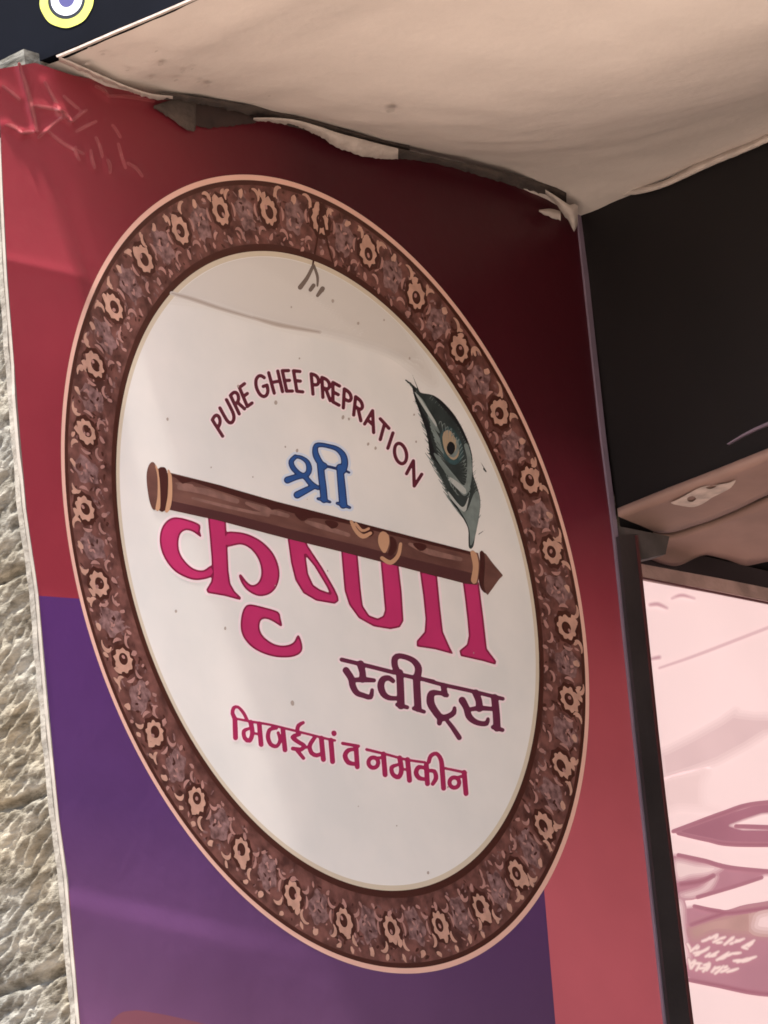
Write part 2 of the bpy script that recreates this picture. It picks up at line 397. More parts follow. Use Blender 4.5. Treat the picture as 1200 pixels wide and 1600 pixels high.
# oval medallion -----------------------------------------------------
CC = np.array([[413.5 ** 2, .31 * 413.5 * 625.5], [.31 * 413.5 * 625.5, 625.5 ** 2]]); LL = np.linalg.cholesky(CC)
dd = np.linalg.solve(LL, np.array([-.109, -.944])); ph = math.atan2(dd[1], dd[0]) - math.pi / 2
EL = LL @ np.array([[math.cos(ph), -math.sin(ph)], [math.sin(ph), math.cos(ph)]])
CEN = np.array([508., 897.])
def ell(r, th, c=CEN):
    return c + np.stack([r * np.cos(th), r * np.sin(th)], -1) @ EL.T
def annulus(name, r0, r1, layer, m, parent, nr, nth=360, c0=CEN, c1=CEN):
    rr = np.linspace(0, 1, nr + 1); th = np.linspace(0, 2 * np.pi, nth, endpoint=False); V = []
    for q in rr:
        p = ell(r0 + (r1 - r0) * q, th, c0 + (c1 - c0) * q); V.append(sign_pt(p[:, 0], p[:, 1], layer))
    V = np.concatenate(V)
    Fc = [(j * nth + i, (j + 1) * nth + i, (j + 1) * nth + (i + 1) % nth, j * nth + (i + 1) % nth) for j in range(nr) for i in range(nth)]
    return mesh(name, V, Fc, m, parent, True)
CIN = np.array([512., 892.])
annulus('border_line', .980, .998, 3, M['peach'], sign, 2)
border = annulus('ornate_border', .803, .9845, 4, M['ring'], sign, 14, c0=CIN)
annulus('dark_edge', .972, .984, 5, M['ringdark'], border, 1)
annulus('dark_rim', .798, .817, 6, M['ringdark'], border, 2, c0=CIN, c1=CIN)
annulus('tan_rim', .786, .799, 6.6, M['tan'], border, 1, c0=CIN, c1=CIN)
oval = annulus('white_oval', .002, .788, 6, M['white'], sign, 60, c0=CIN, c1=CIN)

# ornaments of the border: rosettes, lotus blobs, curls, trefoils (surface pattern, one mesh)
ROS = [(420,330),(345,330),(282,360),(225,405),(178,480),(148,570),(135,675),(133,795),(155,912),(193,1032),(242,1145),(308,1250),(378,1330),(458,1398),(538,1440),(612,1452),(688,1445),(752,1418),(808,1365),(850,1290),(878,1195),(890,1093),(885,980),(862,862),(828,750),(780,645),(718,545),(650,462),(575,395),(500,345)]
EI = np.linalg.inv(EL); OV = []; OF = []; OM = []
def orn(pts_rt, m, layer):                     # polygon given as (r, theta)
    P = np.array(pts_rt); p = ell(1, P[:, 1]) * 0
    p = CEN + np.stack([P[:, 0] * np.cos(P[:, 1]), P[:, 0] * np.sin(P[:, 1])], 1) @ EL.T
    k = len(OV); OV.extend(sign_pt(p[:, 0], p[:, 1], layer)); return k, len(P)
def blob(r, th, a, b, rot, m, layer, n=14, lob=0, amp=.0, jit=0.):
    q = np.linspace(0, 2 * np.pi, n, endpoint=False); k = 1 + amp * np.cos(lob * q) + jit * rng.uniform(-1, 1, n)
    u = a * k * np.cos(q); v = b * k * np.sin(q); c, s_ = math.cos(rot), math.sin(rot)
    k0, nn = orn(np.stack([r + u * c - v * s_, th + (u * s_ + v * c) / .9], 1), m, layer)
    k1, _ = orn([(r, th)], m, layer)
    for i in range(nn): OF.append((k0 + i, k0 + (i + 1) % nn, k1)); OM.append(m)
def ringlet(r, th, a, b, inner, m, layer, n=32, lob=8, amp=.13, rot=0., off=(0., 0.)):
    q = np.linspace(0, 2 * np.pi, n, endpoint=False); k = 1 + amp * np.cos(lob * q + rot) + .05 * rng.uniform(-1, 1, n)
    o, _ = orn(np.stack([r + a * k * np.cos(q), th + b * k * np.sin(q) / .9], 1), m, layer)
    i_, _ = orn(np.stack([r + off[0] + a * inner * np.cos(q), th + (off[1] + b * inner * np.sin(q)) / .9], 1), m, layer)
    for i in range(n): OF.append((o + i, o + (i + 1) % n, i_ + (i + 1) % n, i_ + i)); OM.append(m)
def arc(r, th, rad, w0, a0, a1, m, layer, n=9, sy=1.):
    q = np.linspace(a0, a1, n); w_ = w0 * np.sin(np.linspace(.25, np.pi - .25, n))
    o, _ = orn(np.stack([r + (rad + w_) * np.cos(q), th + sy * (rad + w_) * np.sin(q) / .9], 1), m, layer)
    i_, _ = orn(np.stack([r + (rad - w_) * np.cos(q), th + sy * (rad - w_) * np.sin(q) / .9], 1), m, layer)
    for i in range(n - 1): OF.append((o + i, o + i + 1, i_ + i + 1, i_ + i)); OM.append(m)
RT = []
for p in ROS:
    u = EI @ (np.array(p, float) - CEN); RT.append((math.hypot(*u), math.atan2(u[1], u[0])))
FL, PE, MA, RD = 0, 1, 2, 3
for i, (r, th) in enumerate(RT):
    r = r + .001; j = lambda s_: rng.uniform(-s_, s_)
    th2 = RT[(i + 1) % 30][1]; d = (th2 - th + np.pi) % (2 * np.pi) - np.pi; tm = th + d / 2; r2 = (r + RT[(i + 1) % 30][0]) / 2
    for k in range(44):                                                                      # small filler leaves
        q = rng.uniform(0, 1); rr_ = rng.uniform(.825, .965)
        blob(rr_, th + d * q, rng.uniform(.004, .010), rng.uniform(.002, .0045), j(1.6), (MA, RD, MA, PE, RD)[k % 5], 4.5 + .012 * k, n=7, jit=.3)
    blob(r, th, .047, .042, 0, RD, 5.1, n=18, lob=9, amp=.06)                                 # dark surround
    ringlet(r, th, .035, .030, .50, FL, 6.0, lob=9, amp=.11, rot=j(3), off=(-.003 + j(.002), .002 + j(.002)))
    blob(r + j(.012), th + j(.012), .007, .005, j(1), PE, 6.3, n=7)
    blob(r + .034, th - .016 + j(.01), .013, .008, .6, FL, 6.4, n=7, jit=.3)
    blob(r2 - .008, tm, .047, .034, j(.3), MA, 5.2, n=22, lob=5, amp=.15, jit=.06)            # lotus blob
    for k in range(6): blob(r2 - .008 + j(.026), tm + j(.022), .008, .0035, .5 * (k - 2.5), RD if k % 3 == 0 else PE, 5.8 + .05 * k, n=6, jit=.2)
    for sg in (-1, 1):
        arc(r - .002, th + sg * .022, .034, .0045, np.pi / 2 * sg - .55, np.pi / 2 * sg + .55, PE, 6.6)      # dashes beside the rosette
        arc(r + .034, tm + sg * .050, .018, .0055, j(.5) - .2, 2.2 + j(.4), FL, 6.7, sy=sg)
        blob(.957 + j(.004), th + sg * .034 + j(.01), .010, .006, j(1), FL, 6.2, n=8, jit=.25)
        arc(.850, th + sg * .045 + j(.008), .016, .005, -.6 + j(.4), 1.9 + j(.4), PE, 6.2, sy=sg)
        blob(.836 + j(.006), tm + sg * .03 + j(.01), .010, .005, j(1.2), PE, 6.3, n=8, jit=.25)
    blob(.846 + j(.004), th + j(.01), .012, .007, j(1), PE, 6.5, n=8, jit=.25)
    blob(.952, tm + j(.01), .012, .008, .5 + j(.4), FL, 6.6, n=9, jit=.25)
mesh('ornaments', OV, OF, [M['flower'], M['petal'], M['mauve'], M['ringdark']], border, False, OM)

# ------------------------------------------------------------------ lettering
def zoomer(ox, oy, sc):
    def z(pts, k=1.):
        return [(ox + p[0] / sc, oy + p[1] / sc) + ((p[2] / sc * k,) if len(p) > 2 else ()) for p in pts]
    return z
def print_layers(name, field, layers, parent, label=None):
    """layers: (level, material, layer height)"""
    V = []; Fc = []; Fm = []; ms = []
    for i, (lev, m, lay) in enumerate(layers):
        v, f = field.fill(lev)
        if not len(v): continue
        k = sum(len(a) for a in V); V.append(sign_pt(v[:, 0], v[:, 1], lay)); Fc += [tuple(a + k for a in q) for q in f]
        Fm += [len(ms)] * len(f); ms.append(m)
    if not V: return None
    o = mesh(name, np.concatenate(V), Fc, ms, parent, False, Fm)
    if label: o['label'] = label
    return o

# the large magenta word
z = zoomer(220, 680, 4.); f = Field(232, 780, 800, 1050)
f.poly(z([(378,638),(368,600),(372,565),(330,540),(250,517),(195,517),(148,552),(122,615),(122,690),(150,770),(205,842),(275,886),(350,905),(440,886),(460,850),(440,815),(392,845),(332,835),(278,790),(242,730),(235,662),(250,612),(285,592),(330,605)]))
f.poly(z([(418,490),(432,640),(442,760),(447,870),(440,915),(410,965),(418,985),(530,1005),(622,1030),(625,1014),(588,978),(560,930),(548,850),(541,700),(528,490)]), smooth=False)
f.poly(z([(530,612),(600,605),(680,623),(760,668),(822,732),(857,805),(866,880),(846,950),(802,993),(740,1005),(680,980),(640,940),(614,882),(626,870),(655,908),(692,938),(730,925),(752,880),(750,820),(727,760),(682,707),(622,682),(530,694)]))
f.poly(z([(882,1195),(872,1140),(858,1104),(770,1076),(682,1058),(648,1078),(630,1130),(625,1200),(642,1262),(690,1320),(762,1362),(850,1386),(940,1386),(994,1364),(1010,1330),(1002,1285),(988,1252),(976,1256),(952,1298),(890,1316),(822,1300),(764,1255),(742,1208),(748,1160),(775,1146),(812,1156),(850,1178)]))
z = zoomer(420, 780, 3.)
f.poly(z([(88,180),(98,250),(105,300),(125,380),(162,440),(222,475),(310,490),(327,476),(324,455),(308,420),(250,320),(185,222),(165,180)]), smooth=False)
f.poly(z([(172,262),(184,350),(208,402),(240,424),(287,441),(272,410),(215,315)]), smooth=False, sub=True)
f.poly(z([(338,225),(347,330),(356,430),(377,495),(422,557),(492,596),(570,609),(614,600),(631,570),(622,430),(606,295),(524,285),(537,430),(545,520),(536,548),(510,560),(470,545),(440,500),(430,420),(414,240)]), smooth=False)
f.poly(z([(708,335),(724,450),(735,560),(731,622),(694,664),(694,690),(780,703),(864,726),(846,690),(816,622),(802,500),(788,355)]), smooth=False)
f.poly(z([(908,375),(922,480),(932,570),(938,640),(929,682),(894,710),(900,735),(1000,757),(1062,775),(1066,760),(1022,702),(1006,560),(984,390)]), smooth=False)
f.blur(3)
print_layers('lettering', f, [(4.2, M['halo'], 8), (0.3, M['magdark'], 9), (-2.6, M['magenta'], 10)], sign, 'largest lettering, in magenta with dark outlines')

# the small blue word
z = zoomer(430, 680, 8.571); f = Field(436, 684, 560, 802, .6)
f.stroke(z([(270,288,62),(215,350,70),(235,430,75),(310,510,70),(400,560,70),(480,650,75),(572,705,60)]))
f.stroke(z([(270,285,45),(350,300,52),(430,360,65),(455,450,80),(430,520,75),(360,545,70),(280,560,80),(165,600,95)]))
f.stroke(z([(295,800,98),(400,745,90),(510,690,75)]))
f.stroke(z([(655,415,95),(610,380,85),(555,290,90),(535,210,80),(550,140,70),(620,130,60),(720,148,58),(830,185,66),(910,270,85),(930,380,95),(905,470,100)]))
f.stroke(z([(605,380,95),(622,560,95),(640,700,98),(655,860,98)])); f.stroke(z([(865,430,95),(885,640,105),(902,820,108),(912,930,108)]))
f.stroke(z([(572,850,38),(650,868,50),(735,895,34)])); f.stroke(z([(830,912,40),(910,935,52),(1000,970,36)]))
f.stroke(z([(640,408,34),(730,425,36),(840,452,36)])); f.stroke(z([(940,475,26),(990,500,30)]))
f.blur(2)
print_layers('lettering', f, [(4.0, M['bhalo'], 8), (0.2, M['bluedark'], 9), (-1.6, M['blue'], 10)], sign, 'blue lettering above the flute')

# plum word lower right
z = zoomer(520, 1010, 8.); f = Field(524, 1012, 800, 1164, .7)
f.stroke(z([(110,165,46),(450,247,46),(770,328,46)])); f.stroke(z([(820,345,44),(1010,388,44)])); f.stroke(z([(1105,405,44),(1260,440,44)]))
f.stroke(z([(345,220,85),(372,330,75),(372,410,85)])); f.stroke(z([(260,420,45),(380,415,62),(515,425,44)]))
f.stroke(z([(165,300,78),(230,400,78),(252,500,75),(300,580,66),(380,612,58),(470,632,56),(492,545,38)]))
f.stroke(z([(752,432,50),(700,395,58),(630,412,74),(600,490,82),(630,590,74),(700,642,58),(800,650,48)]))
f.stroke(z([(835,330,85),(845,500,85),(852,740,88)])); f.stroke(z([(805,728,46),(930,762,44)]))
f.stroke(z([(815,330,70),(775,240,72),(778,150,75),(830,120,62),(930,140,60),(1020,190,68),(1070,275,82),(1052,400,85)]))
f.stroke(z([(1045,380,85),(1055,600,85),(1065,775,85)])); f.stroke(z([(1012,775,44),(1140,817,42)]))
z = zoomer(650, 1050, 8.)
f.stroke(z([(60,82,42),(300,150,42),(700,240,42),(1085,335,42)]))
f.stroke(z([(342,170,66),(362,280,66)])); f.stroke(z([(385,290,50),(290,262,48),(195,272,80),(182,380,92),(232,480,84),(312,570,82),(400,555,64),(470,510,60),(482,450,38)]))
f.stroke(z([(300,590,66),(292,640,54)])); f.stroke(z([(390,610,44),(460,700,52),(540,820,58)]))
f.stroke(z([(578,355,84),(630,450,74),(660,550,76),(722,612,66),(800,642,58),(880,642,56),(900,588,38)]))
f.stroke(z([(745,260,80),(785,360,76),(792,455,84)])); f.stroke(z([(680,467,44),(800,452,56),(965,462,44)]))
f.stroke(z([(982,320,84),(1002,500,84),(1012,700,86)])); f.stroke(z([(962,690,48),(1080,725,46)]))
f.blur(2)
print_layers('lettering', f, [(3.6, M['halo'], 8), (.5, M['plum'], 9)], sign, 'plum lettering right of the oval middle')

# deep pink line near the bottom
z = zoomer(350, 1090, 6.); f = Field(352, 1094, 740, 1250, .6)
f.stroke(z([(108,375,44),(105,280,44),(100,195,40),(80,150,34),(90,98,32),(130,88,24),(180,140,28),(215,205,28)]))
f.stroke(z([(90,192,18),(240,222,20),(420,252,20),(620,300,20),(760,335,20),(960,385,20),(1040,402,20)]))
f.stroke(z([(250,230,42),(266,330,40),(240,402,38),(196,382,36),(186,315,34),(235,290,24)])); f.stroke(z([(330,245,42),(348,440,42)])); f.stroke(z([(262,330,20),(345,348,20)]))
f.stroke(z([(490,285,30),(430,300,34),(412,370,38),(440,440,36),(495,455,32),(525,400,30),(508,330,26)])); f.stroke(z([(552,300,42),(572,490,42)]))
f.stroke(z([(700,345,34),(645,372,40),(700,418,36),(750,450,36),(725,485,36),(645,478,34)])); f.stroke(z([(690,500,34),(745,568,30)]))
f.stroke(z([(705,345,32),(688,310,34),(698,262,36),(742,235,28)]))
f.stroke(z([(790,462,24),(770,466,24)])); f.stroke(z([(850,375,34),(825,410,36),(802,458,38),(822,520,38),(870,542,36),(918,522,30)]))
f.stroke(z([(912,380,44),(932,580,44)])); f.stroke(z([(1002,400,44),(1018,600,44)])); f.stroke(z([(1030,332,44),(1032,338,44)]))
z = zoomer(530, 1130, 5.714)
f.stroke(z([(30,180,26),(172,205,26)])); f.stroke(z([(140,232,26),(82,242,36),(52,290,40),(82,350,40),(145,365,30)])); f.stroke(z([(150,210,40),(162,390,40)]))
f.stroke(z([(245,235,24),(420,278,20),(600,325,20),(765,350,20)])); f.stroke(z([(945,402,20),(1130,442,22)]))
a = [(305 + 44 * math.cos(t), 352 + 46 * math.sin(t), 34) for t in np.linspace(0, 6.3, 12)]; f.stroke(z(a)); f.stroke(z([(330,312,24),(395,305,24)]))
f.stroke(z([(395,275,42),(410,460,42)]))
f.stroke(z([(540,310,42),(556,420,40),(530,480,38),(480,458,36),(468,395,34),(525,370,24)])); f.stroke(z([(610,325,42),(628,510,42)])); f.stroke(z([(552,405,20),(620,420,20)]))
f.stroke(z([(770,402,28),(712,392,36),(686,440,40),(712,488,38),(765,500,28)])); f.stroke(z([(778,372,42),(788,540,42)]))
f.stroke(z([(800,424,28),(850,430,34),(864,490,38),(835,542,32)])); f.stroke(z([(800,345,34),(818,292,34),(868,272,32),(908,325,38),(920,420,42),(932,580,42)]))
a = [(1028 + 44 * math.cos(t), 530 + 46 * math.sin(t), 34) for t in np.linspace(0, 6.3, 12)]; f.stroke(z(a)); f.stroke(z([(1050,485,24),(1112,470,24)]))
f.stroke(z([(1116,440,42),(1132,628,42)]))
f.blur(1)
print_layers('lettering', f, [(2.9, M['halo'], 8), (.3, M['rani'], 9)], sign, 'lowest lettering line, in deep pink')

# arched line of capitals, each letter set on one circle of the sign
GLY = {'P': [[(0,0),(0,1)], [(0,1),(.45,1),(.8,.93),(.95,.76),(.8,.58),(.45,.5),(0,.5)]],
       'U': [[(0,1),(0,.35),(.1,.12),(.3,.01),(.5,-.01),(.7,.01),(.9,.12),(1,.35),(1,1)]],
       'E': [[(.95,1),(0,1),(0,0),(.95,0)], [(0,.52),(.8,.52)]],
       'G': [[(.93,.84),(.75,.96),(.5,1),(.2,.9),(.02,.65),(.0,.4),(.12,.14),(.4,0),(.7,.03),(.92,.2),(.98,.46)], [(.98,.46),(.62,.46)]],
       'H': [[(0,0),(0,1)], [(1,0),(1,1)], [(0,.52),(1,.52)]], 'A': [[(0,0),(.5,1.02),(1,0)], [(.2,.34),(.8,.34)]],
       'T': [[(0,1),(1,1)], [(.5,1),(.5,0)]], 'I': [[(.5,0),(.5,1)]], 'N': [[(0,0),(0,1),(1,0),(1,1)]],
       'O': [[(.5 + .5 * math.sin(t), .5 + .51 * math.cos(t)) for t in np.linspace(0, 2 * math.pi, 25)]]}
GLY['R'] = GLY['P'] + [[(.45,.5),(1,0)]]
EC = np.stack([-EL[:, 0], EL[:, 1] * 1.09], 1)
def arc_pt(r, deg): t = math.radians(deg); return CEN + EC @ np.array([.0156 + r * math.sin(t), -.084 + r * math.cos(t)])
f = Field(326, 572, 676, 768, .5)
for ch, deg, wd in [('P',-43.3,3.0),('U',-37.9,3.9),('R',-32.2,3.1),('E',-27.7,2.7),('G',-19.8,4.8),('H',-13.4,3.9),('E',-8.2,2.7),('E',-3.6,2.7),('P',3.6,3.0),('R',7.9,3.1),('E',12.0,2.7),('P',16.6,3.0),('R',21.1,3.1),('A',26.3,4.0),('T',31.3,3.6),('I',34.8,0),('O',39.4,4.9),('N',45.9,4.0)]:
    for st_ in GLY[ch]:
        P = [(*arc_pt(.5055 + .047 * q[1], deg + wd * (q[0] - .5)), 4.9) for q in st_]
        f.stroke(P, smooth=len(P) > 8 or ch == 'G' or (ch in 'PR' and len(P) > 4))
f.blur(1)
print_layers('lettering', f, [(2.6, M['halo'], 8), (.25, M['maroon'], 9)], sign, 'arched maroon capitals at the top of the oval')

# ------------------------------------------------------------------ printed flute and feather
def patch(name, polys, layer, m, parent, smooth=True, level=0., h=.8, strokes=(), blur=1, inside=0):
    A = np.concatenate([np.asarray(p, float)[:, :2] for p in list(polys) + list(strokes)])
    f = Field(A[:, 0].min() - 10, A[:, 1].min() - 10, A[:, 0].max() + 10, A[:, 1].max() + 10, h)
    for p in polys: f.poly(p, smooth)
    for p in strokes: f.stroke(p)
    f.blur(blur)
    if inside:                                     # keep the print within the white oval
        X_, Y_ = np.meshgrid(f.x, f.y); u = np.einsum('ij,jkl->ikl', np.linalg.inv(EL), np.stack([X_ - CIN[0], Y_ - CIN[1]]))
        f.D = np.maximum(f.D - level, (np.hypot(u[0], u[1]) - inside) * 400) + level
    return print_layers(name, f, [(level, m, layer)], parent)
flute = patch('flute', [[(258,741),(264,738),(340,757),(430,783),(520,806),(620,832),(727,860),(747,864),(752,885),(746,914),(727,912),(627,886),(533,862),(450,842),(340,813),(262,796)]], 11, M['flute'], sign, smooth=False)
patch('flute_grain', [], 11.6, mat('light_bamboo_print', (.22, .115, .095), var=.2, scale=50, **VIN), flute, strokes=[[(280,762,7),(320,768,10),(370,783,8)], [(385,786,5),(410,795,9),(450,806,6)], [(478,815,5),(500,822,8),(545,836,6)], [(640,850,5),(670,862,9),(720,874,6)], [(300,778,4),(360,793,5),(420,806,4)], [(275,755,4),(300,759,5)]], blur=6)
patch('flute_shade', [[(262,796),(266,782),(360,803),(450,826),(533,846),(627,869),(740,896),(745,914),(727,912),(627,886),(533,862),(450,842),(340,813)]], 12, M['flutelow'], flute, smooth=False)
patch('flute_edge', [[(263,740),(340,757),(430,783),(520,806),(620,832),(740,863),(740,868),(620,838),(520,813),(490,809),(470,812),(462,803),(435,795),(425,797),(415,789),(380,779),(340,766),(300,752),(285,756),(275,747)]], 12.5, M['flutedark'], flute, smooth=False)
for dx, dy in ((5,0),(52,12),(108,25),(190,47)): patch('flute_hole', [[(455+dx,803+dy),(464+dx,801+dy),(476+dx,805+dy),(475+dx,811+dy),(466+dx,814+dy)]], 13.2, M['flutedark'], flute)
patch('blowing_end', [[(229,745),(233,726),(240,722),(246,735),(249,765),(247,790),(240,797),(233,780)]], 13, M['flute'], flute)
patch('cane_ring', [[(242,726),(247,733),(250,760),(250,795),(243,796),(246,775),(246,745)], [(262,733),(268,742),(269,775),(265,797),(258,800),(262,775),(263,750)],
                    [(735,861),(744,864),(748,884),(744,911),(736,908),(739,885)]], 14, M['cane'], flute)
patch('cane_ring', [[(246,733),(257,730),(262,742),(262,775),(259,797),(248,797),(249,770),(249,750)]], 13.4, M['flutedark'], flute)
patch('twine', [[(592,836),(598,830),(607,836),(608,850),(602,864),(596,860),(591,848)]], 14, M['cane'], flute,
      strokes=[[(549,815,5),(556,829,6),(567,838,7),(579,833,5)], [(597,872,6),(610,879,7),(622,868,6),(626,850,5)], [(556,818,4),(566,829,4),(576,826,4)]])
for q in ([(609,838),(618,843),(620,858),(612,868),(606,866),(610,852)], [(560,817),(574,821),(572,828),(563,826)]): patch('twine_gap', [q], 13.6, M['flutedark'], flute)
patch('flute_tip', [[(752,862),(759,865),(770,880),(786,899),(780,905),(762,930),(755,922),(749,914),(753,890)]], 13, M['flute'], flute, smooth=False)
patch('tip_band', [[(750,862),(756,863),(758,885),(756,914),(760,927),(752,921),(748,905),(750,884)]], 13.6, M['flutedark'], flute)

z = zoomer(600, 560, 4.)
fb = []
def barbs(edge, dx, dy, n_, w0):
    E_ = catmull(edge, step=1.5)
    for k in range(n_):
        p_ = E_[int((k + rng.uniform(0, .8)) / n_ * (len(E_) - 1))]; q = rng.uniform(.5, 1.3)
        fb.append(z([(p_[0] - dx * .5, p_[1] - dy * .6, w0), (p_[0] + dx * q * .4, p_[1] + dy * q * .25, w0 * .7), (p_[0] + dx * q, p_[1] + dy * q, w0 * .3)]))
barbs([(185,180),(232,362),(272,490),(292,622),(350,740),(412,880),(482,980)], -36, -40, 46, 4.5)
barbs([(300,228),(430,340),(502,465),(552,620),(582,800),(602,890),(590,1010)], 30, -42, 40, 4)
fe = patch('peacock_feather', [z([(178,168),(225,212),(300,228),(360,265),(430,340),(475,410),(502,465),(535,545),(552,620),(556,720),(582,800),(602,890),(592,1000),(572,1100),(556,1180),(532,1185),(528,1120),(525,1062),(482,980),(412,880),(350,740),(292,622),(272,490),(232,362),(190,240)])], 8, M['feather'], sign,
            strokes=[z(p) for p in ([(135,135,8),(180,172,12),(240,235,14)], [(175,95,4),(200,160,5),(225,220,6)], [(180,270,4),(205,275,4),(240,330,6)], [(180,355,5),(200,350,4)],
            [(270,590,5),(310,610,8)], [(620,690,6),(640,710,6),(605,650,4)], [(590,1100,6),(645,1062,3)], [(395,840,6),(430,900,10)], [(190,200,4),(165,150,4),(140,160,3)], [(230,440,3),(275,500,6)])])
patch('plume_edge', [z([(178,168),(205,215),(235,320),(278,400),(290,480),(310,560),(360,640),(420,720),(340,660),(290,600),(270,480),(232,362),(190,240)]), z([(300,228),(360,265),(430,340),(475,410),(505,470),(535,545),(500,500),(470,440),(420,370),(350,290)]),
                     z([(412,880),(482,980),(525,1062),(532,1185),(545,1060),(500,985),(440,900)])], 9, M['black'], fe)
patch('plume_barb', [], 8.5, M['sage'], fe, strokes=fb, h=.6, blur=1)
patch('plume_barb', [], 10.5, M['sage'], fe, strokes=[[(a_[0] * .6 + cx * .4, a_[1] * .6 + cy * .4 + 4, 1.1) for a_ in q[:2]] + [(q[0][0] * .35 + cx * .65, q[0][1] * .35 + cy * .65 + 9, .7)] for q in fb[::2] for cx, cy in [(600 + 430 / 4, 560 + 610 / 4)]], h=.6, blur=1)
patch('plume_light', [z([(188,205),(235,290),(300,390),(330,430),(322,395),(268,310),(215,232)])], 10, M['pale'], fe)
patch('plume_band', [z([(205,225),(262,330),(310,430),(350,470),(330,420),(290,340),(240,255)]), z([(310,590),(340,650),(430,775),(505,860),(545,770),(548,640),(525,540),(500,540),(520,640),(505,790),(440,730),(350,620)]),
                     z([(395,830),(470,920),(515,955),(560,850),(585,830),(600,900),(590,1000),(570,1110),(540,1170),(530,1060),(480,960)])], 9.5, M['sage'], fe)
patch('plume_light', [z([(400,755),(500,850),(510,815),(420,745)]), z([(400,830),(490,930),(530,860),(520,920),(500,960),(420,880)])], 10, M['pale'], fe)
patch('eye_ring', [z([(365,490),(380,455),(410,450),(440,490),(468,550),(465,610),(435,635),(400,610),(375,560)])], 10, mat('ochre_print', (.36, .27, .18), **VIN), fe)
patch('eye_glow', [z([(350,500),(365,450),(408,425),(455,470),(490,550),(490,620),(445,665),(392,640),(360,575)])], 9.7, mat('teal_print', (.035, .07, .075), var=.3, scale=60, **VIN), fe, blur=2)
patch('eye_rim', [z([(395,600),(435,622),(462,590),(470,545),(450,500),(452,560),(425,600)])], 11, M['sage'], fe)
patch('eye_pupil', [z([(392,555),(410,520),(435,530),(445,565),(425,602),(402,590)])], 12, M['black'], fe)

patch('red_corner_print', [patch_late], 2, mat('brick_print', (.22, .075, .10), **VIN), sign, smooth=False, blur=6, h=2.)
film = mat('wrinkled_film', (.265, .060, .066), rough=.22, spec=.6)
for a_, b_, k in CRINKLE + [((150,215),(160,245),1), ((185,225),(196,262),1), ((120,205),(150,190),1.2), ((100,150),(125,172),1), ((176,196),(188,214),.7)]:
    mx_, my_ = (a_[0] + b_[0]) / 2 + rng.uniform(-3, 3), (a_[1] + b_[1]) / 2 + rng.uniform(-3, 3)
    for kk, lev in enumerate((2.4, .5)): patch('film_crease', [], 2 + .5 * kk, film if kk else mat('film_edge', (.225, .042, .050), rough=.3), sign, strokes=[[(*a_, .4), (mx_, my_, 1.5 * k), (*b_, .4)]], blur=2, level=lev)
# ------------------------------------------------------------------ dirt and wear on the sign
sp = []
for x, y, r in [(464,704,3.2),(446,698,2),(457,1099,4.2),(393,593,0),(275,955,2.4),(352,982,2.6),(480,780,1.6),(262,655,2.6),(575,694,2.6),(587,700,2.6),(647,648,2.4),(650,690,2.2),
                (536,652,3),(669,1363,2.6),(372,603,2.4),(431,629,3.0),(545,655,2.2),(468,560,2),(430,915,1.6),(640,560,2.2),(700,1230,2),(620,1290,1.6),(560,1260,1.6),(395,745,1.8),(330,730,1.8),(465,890,0),(740,1020,1.6),(520,470,3),(560,505,3),(505,455,2),(600,500,2.2),(455,480,2)]:
    if r: sp.append([(x + r * .8 * math.cos(t) * random.uniform(.7, 1.2), y + r * 1.2 * math.sin(t) * random.uniform(.7, 1.2)) for t in np.linspace(0, 5.5, 7)])
for q in sp: patch('dirt_speck', [q], 12.2, M['dirt2'], oval, blur=2)
for i, lev in enumerate((8, 3, -2, -7)):        # broad faint water stain above the fold
    patch('stain', [[(250,462),(270,420),(330,380),(400,370),(480,380),(570,430),(640,520),(680,600),(610,552),(520,526),(450,512),(390,496),(320,474)]], 10 + .3 * i, mat('stain_tint', (.68 - .022 * i, .655 - .026 * i, .625 - .028 * i), rough=.5), oval, blur=10, level=lev, h=1.6, inside=.784)
for i, q in enumerate(([(268,458,1.5),(300,467,3.2),(345,482,2.6),(400,498,1.2)], [(395,496,1.5),(430,506,4),(460,512,3),(500,519,1.2)])):
    for k, lev in enumerate((2.2, .4)): patch('grime_streak', [], 12.2 + .5 * k, mat('grime_tint', (.54 - .12 * k, .49 - .13 * k, .455 - .14 * k), rough=.7), oval, strokes=[q], blur=3, level=lev)
for q in [[(489,416,5),(480,434,6),(469,449,7.5)], [(490,414,4),(496,432,4.5),(496,447,3)], [(490,446,6.5),(485,453,6)], [(504,451,7.5),(496,462,5)]]: patch('stain', [], 14, M['dirt'], oval, strokes=[q], blur=2)
for i, q in enumerate([[(500,330,4),(498,360,3),(492,395,3),(488,418,3)], [(505,345,3),(512,380,3),(520,410,2.5)], [(503,322,9),(504,334,8)]]): patch('stain', [], 9 + .3 * i, M['ringdark'], border, strokes=[q], blur=2)

